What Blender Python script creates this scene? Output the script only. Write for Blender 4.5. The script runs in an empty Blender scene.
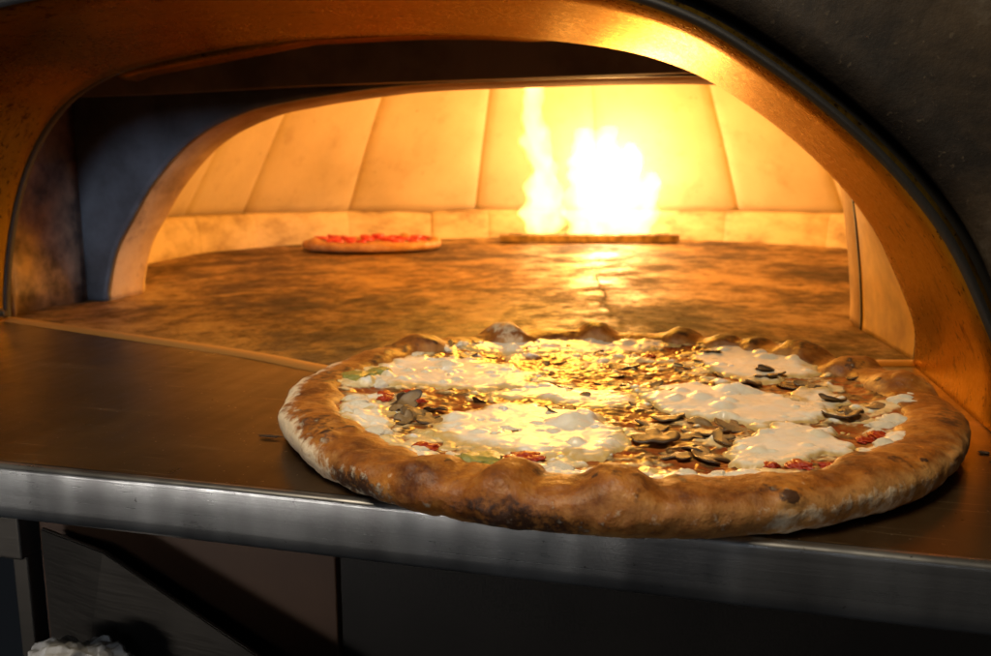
import bpy, bmesh, math, random
import numpy as np
from mathutils import Vector, Matrix

random.seed(7)
rng = np.random.default_rng(11)
SC = bpy.context.scene
COL = SC.collection
PI = math.pi

# ------------------------------------------------------------------ noise
def _hash(ix, iy, iz, seed):
    h = (ix.astype(np.int64) * 374761393 + iy.astype(np.int64) * 668265263 + iz.astype(np.int64) * 2147483647 + seed * 1274126177) & 0xffffffff
    h = ((h ^ (h >> 13)) * 1274126177) & 0xffffffff
    h = ((h ^ (h >> 15)) * 1597334677) & 0xffffffff
    return h ^ (h >> 16)

_G = np.array([(1,1,0),(-1,1,0),(1,-1,0),(-1,-1,0),(1,0,1),(-1,0,1),(1,0,-1),(-1,0,-1),(0,1,1),(0,-1,1),(0,1,-1),(0,-1,-1)], float)

def gn(x, y, z=0.0, seed=0):
    x, y, z = np.broadcast_arrays(np.asarray(x, float), np.asarray(y, float), np.asarray(z, float))
    xi, yi, zi = np.floor(x), np.floor(y), np.floor(z)
    fx, fy, fz = x - xi, y - yi, z - zi
    u, v, w = [f * f * f * (f * (f * 6 - 15) + 10) for f in (fx, fy, fz)]
    r = 0
    for a in (0, 1):
        for b in (0, 1):
            for c in (0, 1):
                g = _G[_hash(xi + a, yi + b, zi + c, seed) % 12]
                d = g[..., 0] * (fx - a) + g[..., 1] * (fy - b) + g[..., 2] * (fz - c)
                wt = (u if a else 1 - u) * (v if b else 1 - v) * (w if c else 1 - w)
                r = r + d * wt
    return r

def fbm(x, y, z=0.0, o=4, seed=0, gain=.5):
    s, a = 0, 1.0
    x, y, z = np.asarray(x, float), np.asarray(y, float), np.asarray(z, float)
    for k in range(o):
        s = s + a * gn(x * 2 ** k, y * 2 ** k, z * 2 ** k, seed + k * 17)
        a *= gain
    return s

def sst(a, b, x):
    t = np.clip((x - a) / (b - a), 0, 1)
    return t * t * (3 - 2 * t)

# ------------------------------------------------------------------ object helpers
def empty(name, loc, label, cat, group=None):
    o = bpy.data.objects.new(name, None)
    o.empty_display_size = .05
    COL.objects.link(o)
    o.location = loc
    o['label'] = label
    o['category'] = cat
    if group: o['group'] = group
    return o

def mesh_obj(name, verts, faces, m, parent=None, smooth=True, loc=(0, 0, 0)):
    me = bpy.data.meshes.new(name)
    if isinstance(verts, np.ndarray) and isinstance(faces, np.ndarray):
        n, k = faces.shape
        me.vertices.add(len(verts)); me.vertices.foreach_set('co', np.ascontiguousarray(verts, np.float32).ravel())
        me.loops.add(n * k); me.loops.foreach_set('vertex_index', np.ascontiguousarray(faces, np.int32).ravel())
        me.polygons.add(n); me.polygons.foreach_set('loop_start', np.arange(0, n * k, k, dtype=np.int32))
        me.update(calc_edges=True); me.validate()
    else:
        me.from_pydata([tuple(v) for v in verts], [], [tuple(int(i) for i in f) for f in faces])
    me.materials.append(m)
    if smooth: me.shade_smooth()
    o = bpy.data.objects.new(name, me)
    COL.objects.link(o)
    if parent is not None:
        o.parent = parent
    o.location = loc
    return o

def local(parent, pts):
    """world coordinates -> coordinates under an unrotated Empty"""
    return np.asarray(pts, float) - np.array(parent.location)

def attr(o, name, rgb):
    a = o.data.color_attributes.new(name, 'FLOAT_COLOR', 'POINT')
    n = len(o.data.vertices)
    d = np.ones((n, 4), np.float32)
    d[:, :rgb.shape[1]] = rgb
    a.data.foreach_set('color', d.ravel())

def grid_faces(nu, nv, wrap_u=False, wrap_v=False, flip=False):
    U = np.arange(nu if wrap_u else nu - 1); V = np.arange(nv if wrap_v else nv - 1)
    u, v = np.meshgrid(U, V, indexing='ij'); u = u.ravel(); v = v.ravel()
    u2 = (u + 1) % nu; v2 = (v + 1) % nv
    f = np.stack([u * nv + v, u2 * nv + v, u2 * nv + v2, u * nv + v2], 1)
    return f[:, ::-1].copy() if flip else f

def solid(o, t, off=1.0, bev=0):
    md = o.modifiers.new('thickness', 'SOLIDIFY'); md.thickness = t; md.offset = off
    if bev:
        b = o.modifiers.new('bevel', 'BEVEL'); b.width = bev; b.segments = 2; b.limit_method = 'ANGLE'
    return o

def box(name, lo, hi, m, parent=None, bev=.0015):
    lo, hi = np.array(lo, float), np.array(hi, float)
    bm = bmesh.new()
    bmesh.ops.create_cube(bm, size=1)
    c = (lo + hi) / 2; s = hi - lo
    for v in bm.verts: v.co = Vector((v.co.x * s[0], v.co.y * s[1], v.co.z * s[2]))
    if bev: bmesh.ops.bevel(bm, geom=bm.edges[:], offset=bev, segments=3, affect='EDGES', profile=.6)
    me = bpy.data.meshes.new(name); bm.to_mesh(me); bm.free()
    me.materials.append(m)
    o = bpy.data.objects.new(name, me); COL.objects.link(o)
    if parent is not None:
        o.parent = parent; c = c - np.array(parent.location)
    o.location = c
    return o

def catmull(P, n):
    P = np.array(P, float)
    Q = np.vstack([2 * P[0] - P[1], P, 2 * P[-1] - P[-2]])
    out = []
    for i in range(1, len(Q) - 2):
        for t in np.linspace(0, 1, 24, endpoint=False):
            a, b, c, d = Q[i - 1], Q[i], Q[i + 1], Q[i + 2]
            out.append(.5 * (2 * b + (c - a) * t + (2 * a - 5 * b + 4 * c - d) * t * t + (3 * b - a - 3 * c + d) * t ** 3))
    out.append(P[-1]); out = np.array(out)
    s = np.r_[0, np.cumsum(np.linalg.norm(np.diff(out, axis=0), axis=1))]
    q = np.linspace(0, s[-1], n)
    return np.stack([np.interp(q, s, out[:, k]) for k in range(out.shape[1])], 1)

# ------------------------------------------------------------------ materials
class NT:
    def __init__(s, name):
        s.m = bpy.data.materials.new(name); s.m.use_nodes = True
        s.t = s.m.node_tree; s.t.nodes.clear()
        s.out = s.t.nodes.new('ShaderNodeOutputMaterial')
        s.b = s.t.nodes.new('ShaderNodeBsdfPrincipled')
        s.t.links.new(s.b.outputs[0], s.out.inputs[0])
        s.tc = s.t.nodes.new('ShaderNodeTexCoord')
    def n(s, t, **k):
        x = s.t.nodes.new('ShaderNode' + t)
        for a, b in k.items(): setattr(x, a, b)
        return x
    def l(s, a, b): s.t.links.new(a, b)
    def set(s, **k):
        for a, v in k.items():
            i = s.b.inputs[a.replace('_', ' ')]
            if hasattr(v, 'links'): s.l(v, i)
            else: i.default_value = (*v, 1) if isinstance(v, tuple) and len(v) == 3 and i.type == 'RGBA' else v
    def coord(s, scale=(1, 1, 1), rot=(0, 0, 0)):
        mp = s.n('Mapping'); mp.inputs['Scale'].default_value = scale; mp.inputs['Rotation'].default_value = rot
        s.l(s.tc.outputs['Object'], mp.inputs[0]); return mp.outputs[0]
    def noise(s, sc, det=4, rough=.55, scale=(1, 1, 1), dist=0, rot=(0, 0, 0)):
        x = s.n('TexNoise'); x.inputs['Scale'].default_value = sc; x.inputs['Detail'].default_value = det
        x.inputs['Roughness'].default_value = rough; x.inputs['Distortion'].default_value = dist
        s.l(s.coord(scale, rot), x.inputs['Vector']); return x.outputs['Fac']
    def ramp(s, f, stops, interp='LINEAR'):
        r = s.n('ValToRGB'); r.color_ramp.interpolation = interp
        e = r.color_ramp.elements
        while len(e) < len(stops): e.new(.5)
        for el, (p, c) in zip(e, stops):
            el.position = p; el.color = (c, c, c, 1) if not isinstance(c, tuple) else (*c, 1)
        s.l(f, r.inputs[0]); return r.outputs[0]
    def mix(s, f, a, b, mode='MIX'):
        x = s.n('Mix', data_type='RGBA', blend_type=mode)
        for v, i in ((f, 0), (a, 6), (b, 7)):
            if hasattr(v, 'links'): s.l(v, x.inputs[i])
            else: x.inputs[i].default_value = v if i == 0 else (*v, 1)
        return x.outputs[2]
    def math(s, op, a, b=0.0, clamp=False):
        x = s.n('Math', operation=op, use_clamp=clamp)
        for v, i in ((a, 0), (b, 1)):
            if hasattr(v, 'links'): s.l(v, x.inputs[i])
            else: x.inputs[i].default_value = v
        return x.outputs[0]
    def attr(s, name='mask'):
        a = s.n('Attribute', attribute_name=name); sp = s.n('SeparateColor'); s.l(a.outputs['Color'], sp.inputs[0]); return sp.outputs
    def bump(s, hgt, strength=.3, dist=.002, prev=None):
        b = s.n('Bump'); b.inputs['Strength'].default_value = strength; b.inputs['Distance'].default_value = dist
        s.l(hgt, b.inputs['Height'])
        if prev is not None: s.l(prev, b.inputs['Normal'])
        s.l(b.outputs[0], s.b.inputs['Normal']); return b.outputs[0]

def m_refractory():
    s = NT('refractory_tile')
    a = s.noise(5, 5); b = s.noise(60, 3); c = s.noise(14, 4, .6)
    col = s.ramp(a, [(.3, (.47, .37, .23)), (.5, (.56, .45, .30)), (.7, (.62, .51, .35))])
    col = s.mix(s.ramp(c, [(.56, 0.), (.74, .32)]), col, (.30, .18, .075))
    col = s.mix(s.ramp(b, [(.68, 0.), (.74, .5)]), col, (.25, .16, .08))
    s.set(Base_Color=col, Roughness=.75)
    s.bump(b, .25, .002, s.bump(c, .3, .004)); return s.m

def m_base_block():
    s = NT('sooty_refractory')
    a = s.noise(7, 5, .65, (1, 1, 2.2)); b = s.noise(50, 3)
    col = s.ramp(a, [(.30, (.20, .12, .05)), (.46, (.46, .34, .18)), (.62, (.62, .48, .28))])
    s.set(Base_Color=col, Roughness=.8); s.bump(b, .3, .003); return s.m

def m_jamb():
    s = NT('worn_refractory_arch')
    a = s.noise(9, 6, .65); b = s.noise(70, 3); g = s.noise(26, 5, .7)
    col = s.ramp(a, [(.30, (.16, .085, .03)), (.46, (.38, .23, .10)), (.62, (.54, .36, .18))])
    col = s.mix(s.ramp(g, [(.58, 0.), (.72, .6)]), col, (.16, .09, .05))
    s.set(Base_Color=col, Roughness=.72); s.bump(b, .35, .002, s.bump(g, .25, .004)); return s.m

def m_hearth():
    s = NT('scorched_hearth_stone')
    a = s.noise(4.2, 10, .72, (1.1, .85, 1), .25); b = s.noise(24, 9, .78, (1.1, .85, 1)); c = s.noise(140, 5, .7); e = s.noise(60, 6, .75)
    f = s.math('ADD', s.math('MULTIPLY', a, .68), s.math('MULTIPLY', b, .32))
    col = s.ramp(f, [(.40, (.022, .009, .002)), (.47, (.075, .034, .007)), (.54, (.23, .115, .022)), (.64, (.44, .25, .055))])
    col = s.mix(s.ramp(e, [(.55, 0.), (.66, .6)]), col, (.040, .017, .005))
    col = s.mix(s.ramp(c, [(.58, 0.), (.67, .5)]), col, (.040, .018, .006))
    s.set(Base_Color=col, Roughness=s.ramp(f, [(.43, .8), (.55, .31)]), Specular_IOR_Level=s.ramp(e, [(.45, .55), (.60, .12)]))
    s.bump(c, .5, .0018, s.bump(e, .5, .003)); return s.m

def m_soffit():
    s = NT('heat_stained_bronze_steel')
    a = s.noise(4, 6, .6, dist=.3); st = s.noise(120, 4, .6, (.22, .8, .22)); d = s.noise(75, 5, .75, (.75, 1, .75)); sp = s.noise(170, 3, .65, (.8, 1, .8)); g = s.noise(300, 3, .6)
    col = s.ramp(a, [(.34, (.075, .040, .005)), (.52, (.17, .102, .012)), (.68, (.27, .168, .020))])
    col = s.mix(s.ramp(g, [(.35, 0.), (.65, .35)]), col, (.32, .185, .020))
    col = s.mix(s.ramp(st, [(.58, 0.), (.68, .55)]), col, (.060, .028, .008))
    col = s.mix(s.ramp(d, [(.59, 0.), (.64, .85)]), col, (.028, .013, .006))
    col = s.mix(s.ramp(sp, [(.62, 0.), (.66, .9)]), col, (.016, .008, .004))
    s.set(Specular_Tint=(.9, .58, .16))
    s.set(Base_Color=col, Metallic=.85, Roughness=s.ramp(s.math('ADD', s.math('MULTIPLY', a, .5), s.math('MULTIPLY', g, .5)), [(.38, .23), (.62, .42)]))
    s.bump(g, .22, .0006, s.bump(d, .3, .0010)); return s.m

def m_facade():
    s = NT('soot_dark_stone')
    a = s.noise(7, 7, .7, dist=.4); b = s.noise(45, 6, .75); c = s.noise(220, 2)
    col = s.ramp(a, [(.40, (.006, .003, .0015)), (.49, (.026, .016, .008)), (.56, (.050, .032, .016)), (.66, (.12, .098, .075))])
    col = s.mix(s.ramp(b, [(.50, 0.), (.70, .6)]), col, (.03, .02, .014))
    col = s.mix(s.ramp(c, [(.66, 0.), (.74, .5)]), col, (.11, .085, .055))
    s.set(Base_Color=col, Roughness=.7); s.bump(b, .25, .003, s.bump(c, .2, .001)); return s.m

def m_metal(name, base, rough, met=1.0, streak=(40, 1, 1), patch=None, bumps=.06):
    s = NT(name)
    st = s.noise(30, 4, .6, streak); p = s.noise(8, 5, .6)
    col = s.mix(st, tuple(c * .82 for c in base), tuple(min(1, c * 1.12) for c in base))
    if patch: col = s.mix(s.ramp(p, [(.42, 0.), (.66, .85)]), col, patch)
    s.set(Base_Color=col, Metallic=met, Roughness=s.ramp(s.math('ADD', s.math('MULTIPLY', st, .5), s.math('MULTIPLY', p, .5)), [(.3, rough * .75), (.7, rough * 1.3)]))
    s.bump(st, bumps, .0006); return s.m

def m_shelf():
    s = NT('oiled_steel_shelf')
    a = s.noise(5, 6, .6, dist=.6); st = s.noise(70, 4, .6, (1, .12, 1), rot=(0, 0, .5)); sc = s.noise(16, 6, .75, (.25, 1.6, 1), rot=(0, 0, -.35)); fl = s.noise(330, 2)
    col = s.ramp(a, [(.35, (.06, .032, .014)), (.65, (.14, .080, .032))])
    hr = s.noise(190, 3, .6, (.06, 1.4, 1), rot=(0, 0, .55))
    col = s.mix(s.ramp(sc, [(.57, 0.), (.72, .7)]), col, (.32, .22, .12))
    col = s.mix(s.ramp(hr, [(.64, 0.), (.70, .6)]), col, (.34, .24, .13))
    col = s.mix(s.ramp(fl, [(.705, 0.), (.73, .8)]), col, (.5, .4, .28))
    s.set(Base_Color=col, Metallic=.75, Roughness=s.ramp(s.math('ADD', s.math('MULTIPLY', st, .5), s.math('MULTIPLY', sc, .5)), [(.3, .24), (.7, .42)]))
    s.bump(st, .10, .0006, s.bump(a, .10, .004)); return s.m

def m_edge():
    s = NT('brushed_stainless_edge')
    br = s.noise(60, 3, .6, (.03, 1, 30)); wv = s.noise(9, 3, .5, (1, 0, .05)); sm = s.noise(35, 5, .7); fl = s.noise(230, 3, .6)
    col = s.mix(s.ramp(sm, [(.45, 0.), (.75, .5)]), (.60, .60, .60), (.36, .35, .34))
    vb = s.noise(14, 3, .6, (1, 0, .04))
    col = s.mix(s.ramp(vb, [(.40, .75), (.62, 0.)]), col, (.16, .15, .15))  # dark vertical bands: reflections painted into the steel colour
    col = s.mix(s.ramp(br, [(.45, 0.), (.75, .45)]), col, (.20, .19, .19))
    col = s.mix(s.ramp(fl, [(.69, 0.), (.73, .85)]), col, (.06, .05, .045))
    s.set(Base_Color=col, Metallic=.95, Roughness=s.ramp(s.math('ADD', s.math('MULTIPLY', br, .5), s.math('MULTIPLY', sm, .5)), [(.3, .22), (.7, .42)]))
    s.bump(br, .12, .0004, s.bump(wv, .75, .008)); return s.m

def m_simple(name, c1, c2, rough, sc=30, met=0.0, bump=.2, dist=.001, spec=.5):
    s = NT(name)
    a = s.noise(sc, 5, .6)
    s.set(Base_Color=s.ramp(a, [(.35, c1), (.65, c2)]), Roughness=rough, Metallic=met, Specular_IOR_Level=spec)
    s.bump(a, bump, dist); return s.m

def m_crust():
    s = NT('baked_crust')
    A = s.attr(); n1 = s.noise(38, 6, .65); n2 = s.noise(170, 4, .65); n3 = s.noise(620, 2)
    tan = s.ramp(n1, [(.3, (.36, .155, .040)), (.7, (.58, .32, .11))])
    brown = s.ramp(n1, [(.32, (.085, .022, .005)), (.50, (.27, .084, .010)), (.72, (.52, .20, .026))])
    f_b = s.math('ADD', A[0], s.math('MULTIPLY', s.math('SUBTRACT', n2, .5), 1.5), True)
    col = s.mix(f_b, tan, brown)
    f_c = s.ramp(s.math('ADD', A[2], s.math('MULTIPLY', s.math('SUBTRACT', n2, .5), 1.4)), [(.42, 0.), (.66, .92)])
    col = s.mix(f_c, col, (.045, .02, .012))
    vo = s.n('TexVoronoi'); vo.inputs['Scale'].default_value = 150; s.l(s.coord(), vo.inputs['Vector'])
    spk = s.math('MULTIPLY', s.ramp(vo.outputs['Distance'], [(.08, 1.), (.26, 0.)]), s.ramp(n1, [(.48, 0.), (.60, .85)]))
    col = s.mix(spk, col, (.05, .02, .009))
    f_f = s.ramp(s.math('ADD', A[1], s.math('ADD', s.math('MULTIPLY', s.math('SUBTRACT', n1, .5), 1.3), s.math('MULTIPLY', s.math('SUBTRACT', n2, .5), 1.7))), [(.36, 0.), (.74, .9)])
    col = s.mix(f_f, col, (.70, .57, .40))
    s.set(Base_Color=col, Roughness=s.ramp(f_f, [(0., .50), (1., .9)]), Specular_IOR_Level=.4, Subsurface_Weight=.06, Subsurface_Scale=.01)
    s.b.inputs['Subsurface Radius'].default_value = (1, .5, .25)
    s.bump(n3, .25, .0007, s.bump(n2, .45, .002)); return s.m

def m_topping():
    s = NT('melted_cheese_and_oil')
    A = s.attr(); n2 = s.noise(190, 5, .65); n1 = s.noise(70, 4); n3 = s.noise(520, 2)
    sauce = s.ramp(n1, [(.3, (.26, .030, .008)), (.5, (.34, .09, .016)), (.7, (.42, .20, .045))])
    dark = s.ramp(n2, [(.3, (.04, .020, .008)), (.7, (.17, .09, .032))])
    col = s.mix(s.math('ADD', A[1], s.math('MULTIPLY', s.math('SUBTRACT', n2, .5), .9), True), sauce, dark)
    chz = s.ramp(n1, [(.3, (.62, .44, .18)), (.65, (.76, .63, .38))])
    chz = s.mix(A[2], chz, (.80, .77, .70))
    f = s.ramp(s.math('ADD', A[0], s.math('MULTIPLY', s.math('SUBTRACT', n2, .5), .7)), [(.38, 0.), (.62, 1.)])
    col = s.mix(f, col, chz)
    s.set(Base_Color=col, Roughness=s.ramp(n1, [(.3, .24), (.7, .48)]), Specular_IOR_Level=.5, Subsurface_Weight=.12, Subsurface_Scale=.006,
          Coat_Weight=.12, Coat_Roughness=.15)
    s.bump(n3, .03, .0004, s.bump(n2, .13, .0014)); return s.m

def m_mozz():
    s = NT('molten_mozzarella')
    n1 = s.noise(45, 4); n2 = s.noise(160, 4, .6)
    A = s.attr()
    col = s.mix(s.math('ADD', A[0], s.math('MULTIPLY', s.math('SUBTRACT', n2, .5), .9), True), (.62, .42, .15), s.ramp(n1, [(.3, (.80, .71, .53)), (.6, (.84, .79, .68))]))
    col = s.mix(s.ramp(n2, [(.62, 0.), (.76, .4)]), col, (.70, .50, .24))
    s.set(Base_Color=col, Roughness=s.ramp(n1, [(.3, .24), (.7, .42)]), Specular_IOR_Level=.5, Subsurface_Weight=.25, Subsurface_Scale=.006)
    s.b.inputs['Subsurface Radius'].default_value = (1, .8, .5)
    s.bump(n2, .12, .0012); return s.m

def m_mushroom():
    s = NT('roasted_mushroom')
    A = s.attr(); n1 = s.noise(90, 4); n2 = s.noise(400, 3)
    a = s.ramp(n1, [(.3, (.14, .078, .030)), (.7, (.38, .25, .115))])
    col = s.mix(A[0], a, (.055, .028, .013))
    col = s.mix(s.ramp(n2, [(.6, 0.), (.72, .5)]), col, (.08, .04, .02))
    s.set(Base_Color=col, Roughness=s.ramp(n1, [(.3, .18), (.7, .38)]), Specular_IOR_Level=.55)
    s.bump(n2, .3, .0008); return s.m

M = dict(
    tile=m_refractory(), block=m_base_block(), jamb=m_jamb(), hearth=m_hearth(), soffit=m_soffit(), facade=m_facade(),
    trim=m_metal('black_iron_trim', (.030, .027, .025), .5, .4),
    plate=m_metal('blackened_blue_steel', (.105, .115, .14), .42, .35, (1, 1, 12), (.028, .025, .025)),
    baffle=m_metal('sooty_baffle_steel', (.24, .17, .12), .6, .1, (12, 1, 1), (.09, .065, .045)),
    flue=m_simple('rusty_flue_steel', (.05, .032, .026), (.30, .20, .14), .5, 26, .35, .5, .003),
    shelf=m_shelf(), edge=m_edge(),
    lip=m_metal('firelit_steel_lip', (.46, .25, .07), .42, .5),  # orange sheen of the fire put into the lip's base colour
    crust=m_crust(), topping=m_topping(), mozz=m_mozz(), mushroom=m_mushroom(),
    tomato=m_simple('cooked_tomato', (.30, .014, .006), (.46, .05, .010), .22, 90, 0, .3, .001),
    ricotta=m_simple('ricotta', (.74, .64, .46), (.83, .78, .66), .45, 120, 0, .45, .0018),
    herb=m_simple('oily_green_pepper', (.20, .20, .04), (.36, .33, .09), .2, 80, 0, .3, .001),
    burner=m_simple('burner_steel', (.12, .08, .05), (.30, .20, .12), .5, 40, .6, .2),
    door_brown=m_simple('brown_cabinet_steel', (.055, .024, .011), (.075, .034, .016), .45, 12, .2, .05),
    door_dark=m_simple('dark_cabinet_steel', (.010, .008, .007), (.016, .013, .011), .4, 12, .3, .05),
    grey=m_metal('dull_stainless', (.085, .075, .065), .42, .85, (1, 1, 30)),
    cloth=m_simple('crumpled_white_cloth', (.36, .35, .34), (.62, .61, .60), .85, 60, 0, .4, .003),
    firelit_flue=m_simple('firelit_flue_wall', (.34, .19, .03), (.74, .48, .12), .42, 14, 0, .3, .002),  # right flue wall: amber firelight put into the base colour
    mortar=m_simple('dark_mortar', (.05, .022, .008), (.10, .05, .02), .9, 60),
    crumb=m_simple('burnt_crumb', (.02, .012, .008), (.07, .035, .015), .8, 200),
)

# ------------------------------------------------------------------ the oven
ARCH = catmull([(.454, -.004), (.453, .03), (.437, .07), (.416, .111), (.389, .146), (.354, .180), (.313, .212), (.268, .240), (.216, .259), (.152, .271), (.08, .279), (0, .283), (-.10, .283), (-.185, .278), (-.285, .264), (-.339, .247), (-.380, .222), (-.416, .182), (-.442, .133), (-.460, .079), (-.471, .025), (-.473, -.004)], 150)
ARCH2 = catmull([(.446, -.004), (.445, .02), (.438, .08), (.424, .155), (.402, .202), (.362, .240), (.30, .2605), (.20, .2655), (.05, .266), (-.07, .2645), (-.167, .256), (-.214, .250), (-.268, .241), (-.326, .221), (-.371, .194), (-.418, .150), (-.452, .105), (-.479, .065), (-.496, .015), (-.498, -.004)], 150)

oven = empty('pizza_oven', (0, .55, 0), 'large arched stone pizza oven glowing orange inside behind the big pizza', 'oven')

def loft(name, prof, ys, m, parent, off=None, smooth=True, flip=False):
    n = len(prof); V = []
    for k, y in enumerate(ys):
        p = prof if off is None else off[k]
        V.append(np.stack([p[:, 0], np.full(n, y), p[:, 1]], 1))
    V = np.concatenate(V)
    return mesh_obj(name, local(parent, V), grid_faces(len(ys), n, flip=flip), m, parent, smooth)

def outward(prof, d):
    t = np.gradient(prof, axis=0); t /= np.linalg.norm(t, axis=1)[:, None]
    return prof + np.stack([t[:, 1], -t[:, 0]], 1) * d      # profile runs right -> left over the top: outward normal

# stone face of the oven around the mouth
def surround(name, inner, y, m, parent, kx, kz, thick):
    c = np.array([0., -.004])
    d = inner - c
    big = np.stack([np.clip(d[:, 0] * kx, -1.5, 1.5), np.clip(d[:, 1] * kz, -.0, .9)], 1)
    V = []
    for t in (0, .02, .06, .15, .4, 1):
        p = inner * (1 - t) + big * t
        V.append(np.stack([p[:, 0], np.full(len(p), y), p[:, 1]], 1))
    o = mesh_obj(name, local(parent, np.concatenate(V)), grid_faces(6, len(inner)), m, parent, False)
    solid(o, thick, 0); return o

surround('stone_front', outward(ARCH, .019), .545, M['facade'], oven, 3.4, 3.4, .03)
trim = loft('arch_trim', ARCH, [.518, .515, .515, .518, .534, .545], M['trim'], oven,
            off=[outward(ARCH, q) for q in (.001, .0022, .0052, .0066, .0070, .020)])
sof = loft('mouth_arch', ARCH, [.5195, .523, .56, .60, .64, .68, .72, .737, .742], M['soffit'], oven,
           off=[outward(ARCH, q) for q in (.0035, .001, 0, 0, 0, 0, 0, .0005, .004)])
solid(sof, .008, 1)
loft('arch_rim', ARCH, [.7425, .7425, .752, .752], M['trim'], oven, off=[outward(ARCH, q) for q in (.03, .0035, .0035, .03)])
lp = np.array([p for p in ARCH if -.33 < p[0] < .36 and p[1] > .15])
lp2 = lp.copy(); lp2[:, 1] = np.where(lp[:, 0] < .10, np.minimum(np.interp(lp[:, 0], [-.33, -.11, .21], [.262, .289, .289]), lp2[:, 1] + .006), lp2[:, 1] + .006 + .010 * sst(.10, .2, lp[:, 0]))
led = loft('flue_ledge', lp2, [.762, .775, .80, .802], M['soffit'], oven, off=[lp2 + [0, .0], lp2 - [0, .0], lp2 + [0, .001], lp2 + [0, .02]])
solid(led, .012, 1)

# side walls of the flue gap
def wall_strip(name, pts, z0, z1, m, parent, nz=24, thick=.02):
    pts = np.array(pts); zs = np.linspace(z0, z1, nz); V = []
    pts = np.stack([np.interp(np.linspace(0, 1, 20), np.linspace(0, 1, len(pts)), pts[:, k]) for k in (0, 1)], 1)
    for x, y in pts:
        for z in zs: V.append((x, y, z))
    o = mesh_obj(name, local(parent, V), grid_faces(len(pts), nz), m, parent)
    solid(o, thick, 0); return o
wall_strip('flue_wall', [(-.486, .753), (-.530, .80), (-.538, .931)], -.004, .60, M['flue'], oven)
pa = ARCH[:60]; pb = ARCH2[:60]; V = []
for t in np.linspace(0, 1, 14):
    for z in np.linspace(-.004, .235, 40):
        xa = np.interp(z, pa[:, 1], pa[:, 0]) + .010; xb = np.interp(z, pb[:, 1], pb[:, 0]) + .0012
        V.append((xa * (1 - t) + xb * t, .753 + (.9325 - .753) * t, z))
fw = mesh_obj('flue_wall', local(oven, V), grid_faces(14, 40), M['firelit_flue'], oven)
solid(fw, .02, 1)
light_cap = mesh_obj('flue_light_cap', local(oven, [(-.54, .75, .5), (.48, .75, .5), (.48, .935, .5), (-.54, .935, .5), (-.54, .75, .30), (.48, .75, .30), (.48, .75, .5)]),
                [(0, 1, 2, 3), (4, 5, 1, 0)], M['baffle'], oven, False)
solid(light_cap, .006, 0)  # unseen; added to close the flue gap against stray light

# steel plate round the inner arch, its refractory ring, and the hanging baffle
surround('arch_plate', ARCH2, .936, M['plate'], oven, 1.7, 2.4, .008)
jm = loft('inner_arch', ARCH2, [.9335, .945, .975, 1.005, 1.012], M['jamb'], oven, off=[outward(ARCH2, q) for q in (.0035, 0, 0, 0, .003)])
solid(jm, .05, 1)
surround('dome_front', outward(ARCH2, .02), 1.022, M['tile'], oven, 2.2, 3.0, .03)
bx = np.array([(-.53, .262), (-.40, .262), (-.18, .2655), (.42, .2655), (.42, .45), (-.53, .45)])
bm = bmesh.new()
f = bm.faces.new([bm.verts.new((p[0], .912, p[1])) for p in bx])
r = bmesh.ops.extrude_face_region(bm, geom=[f])
bmesh.ops.translate(bm, verts=[v for v in r['geom'] if isinstance(v, bmesh.types.BMVert)], vec=(0, .014, 0))
bmesh.ops.recalc_face_normals(bm, faces=bm.faces[:])
bmesh.ops.bevel(bm, geom=bm.edges[:], offset=.001, segments=2, affect='EDGES')
bm.transform(Matrix.Translation((0, -.55, 0)))
me = bpy.data.meshes.new('baffle_plate'); bm.to_mesh(me); bm.free(); me.materials.append(M['baffle'])
o = bpy.data.objects.new('baffle_plate', me); COL.objects.link(o); o.parent = oven

# dome: tiled segments over a course of base blocks
DC = np.array([-.03, 1.75]); DR = .885
AZ = [-38, -16, 6, 23.5, 41, 62.9, 92, 117.7, 145, 169.3, 184.6, 200, 220]
PROF = [(.885, .079), (.862, .12), (.820, .19), (.778, .26), (.733, .33), (.688, .395), (.640, .455), (.52, .52), (.38, .56), (.25, .58), (.10, .595)]
def seg(name, a0, a1, prof, m, gap, nu=10, rnd=.010, depth=.012):
    a0, a1 = math.radians(a0), math.radians(a1)
    prof = catmull(prof, 26) if len(prof) > 4 else catmull(prof, 12)
    V = []
    c0 = np.array([math.cos(a0), math.sin(a0)]); c1 = np.array([math.cos(a1), math.sin(a1)])
    L = np.linalg.norm(c1 - c0)
    nz = len(prof)
    for i, u in enumerate(np.r_[0, .015, .04, np.linspace(.1, .9, nu), .96, .985, 1]):
        for j, (r, z) in enumerate(prof):
            g = min(gap / (L * r), .3); uu = g + u * (1 - 2 * g)
            am = math.cos((a1 - a0) / 2)
            chord = c0 * (1 - uu) + c1 * uu
            arc = np.array([math.cos(a0 + (a1 - a0) * uu), math.sin(a0 + (a1 - a0) * uu)])
            d = chord * .75 + arc * .25
            e = min(u, 1 - u) * L * r
            back = depth * max(0, 1 - e / rnd) ** 2
            if j == 0 : back += .004
            rr = r + back
            p = DC + d * rr
            V.append((p[0], max(p[1], 1.04 + .02 * z), z))
    o = mesh_obj(name, local(oven, V), grid_faces(nu + 6, nz), m, oven)
    solid(o, .03, 0.0)
    return o
for i in range(len(AZ) - 1):
    seg('dome_tile', AZ[i], AZ[i + 1], PROF, M['tile'], .0034, rnd=.012, depth=.016)
BZ = [-40, -14, 8, 25, 43, 64.5, 92, 115, 127, 146, 168, 183, 201, 222]
for i in range(len(BZ) - 1):
    w = rng.uniform(-.004, .004)
    seg('base_block', BZ[i], BZ[i + 1], [(.862 + w, -.01), (.864 + w, .03), (.866 + w, .065), (.874 + w, .076)], M['block'], .0007, rnd=.006, depth=.003)
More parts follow.
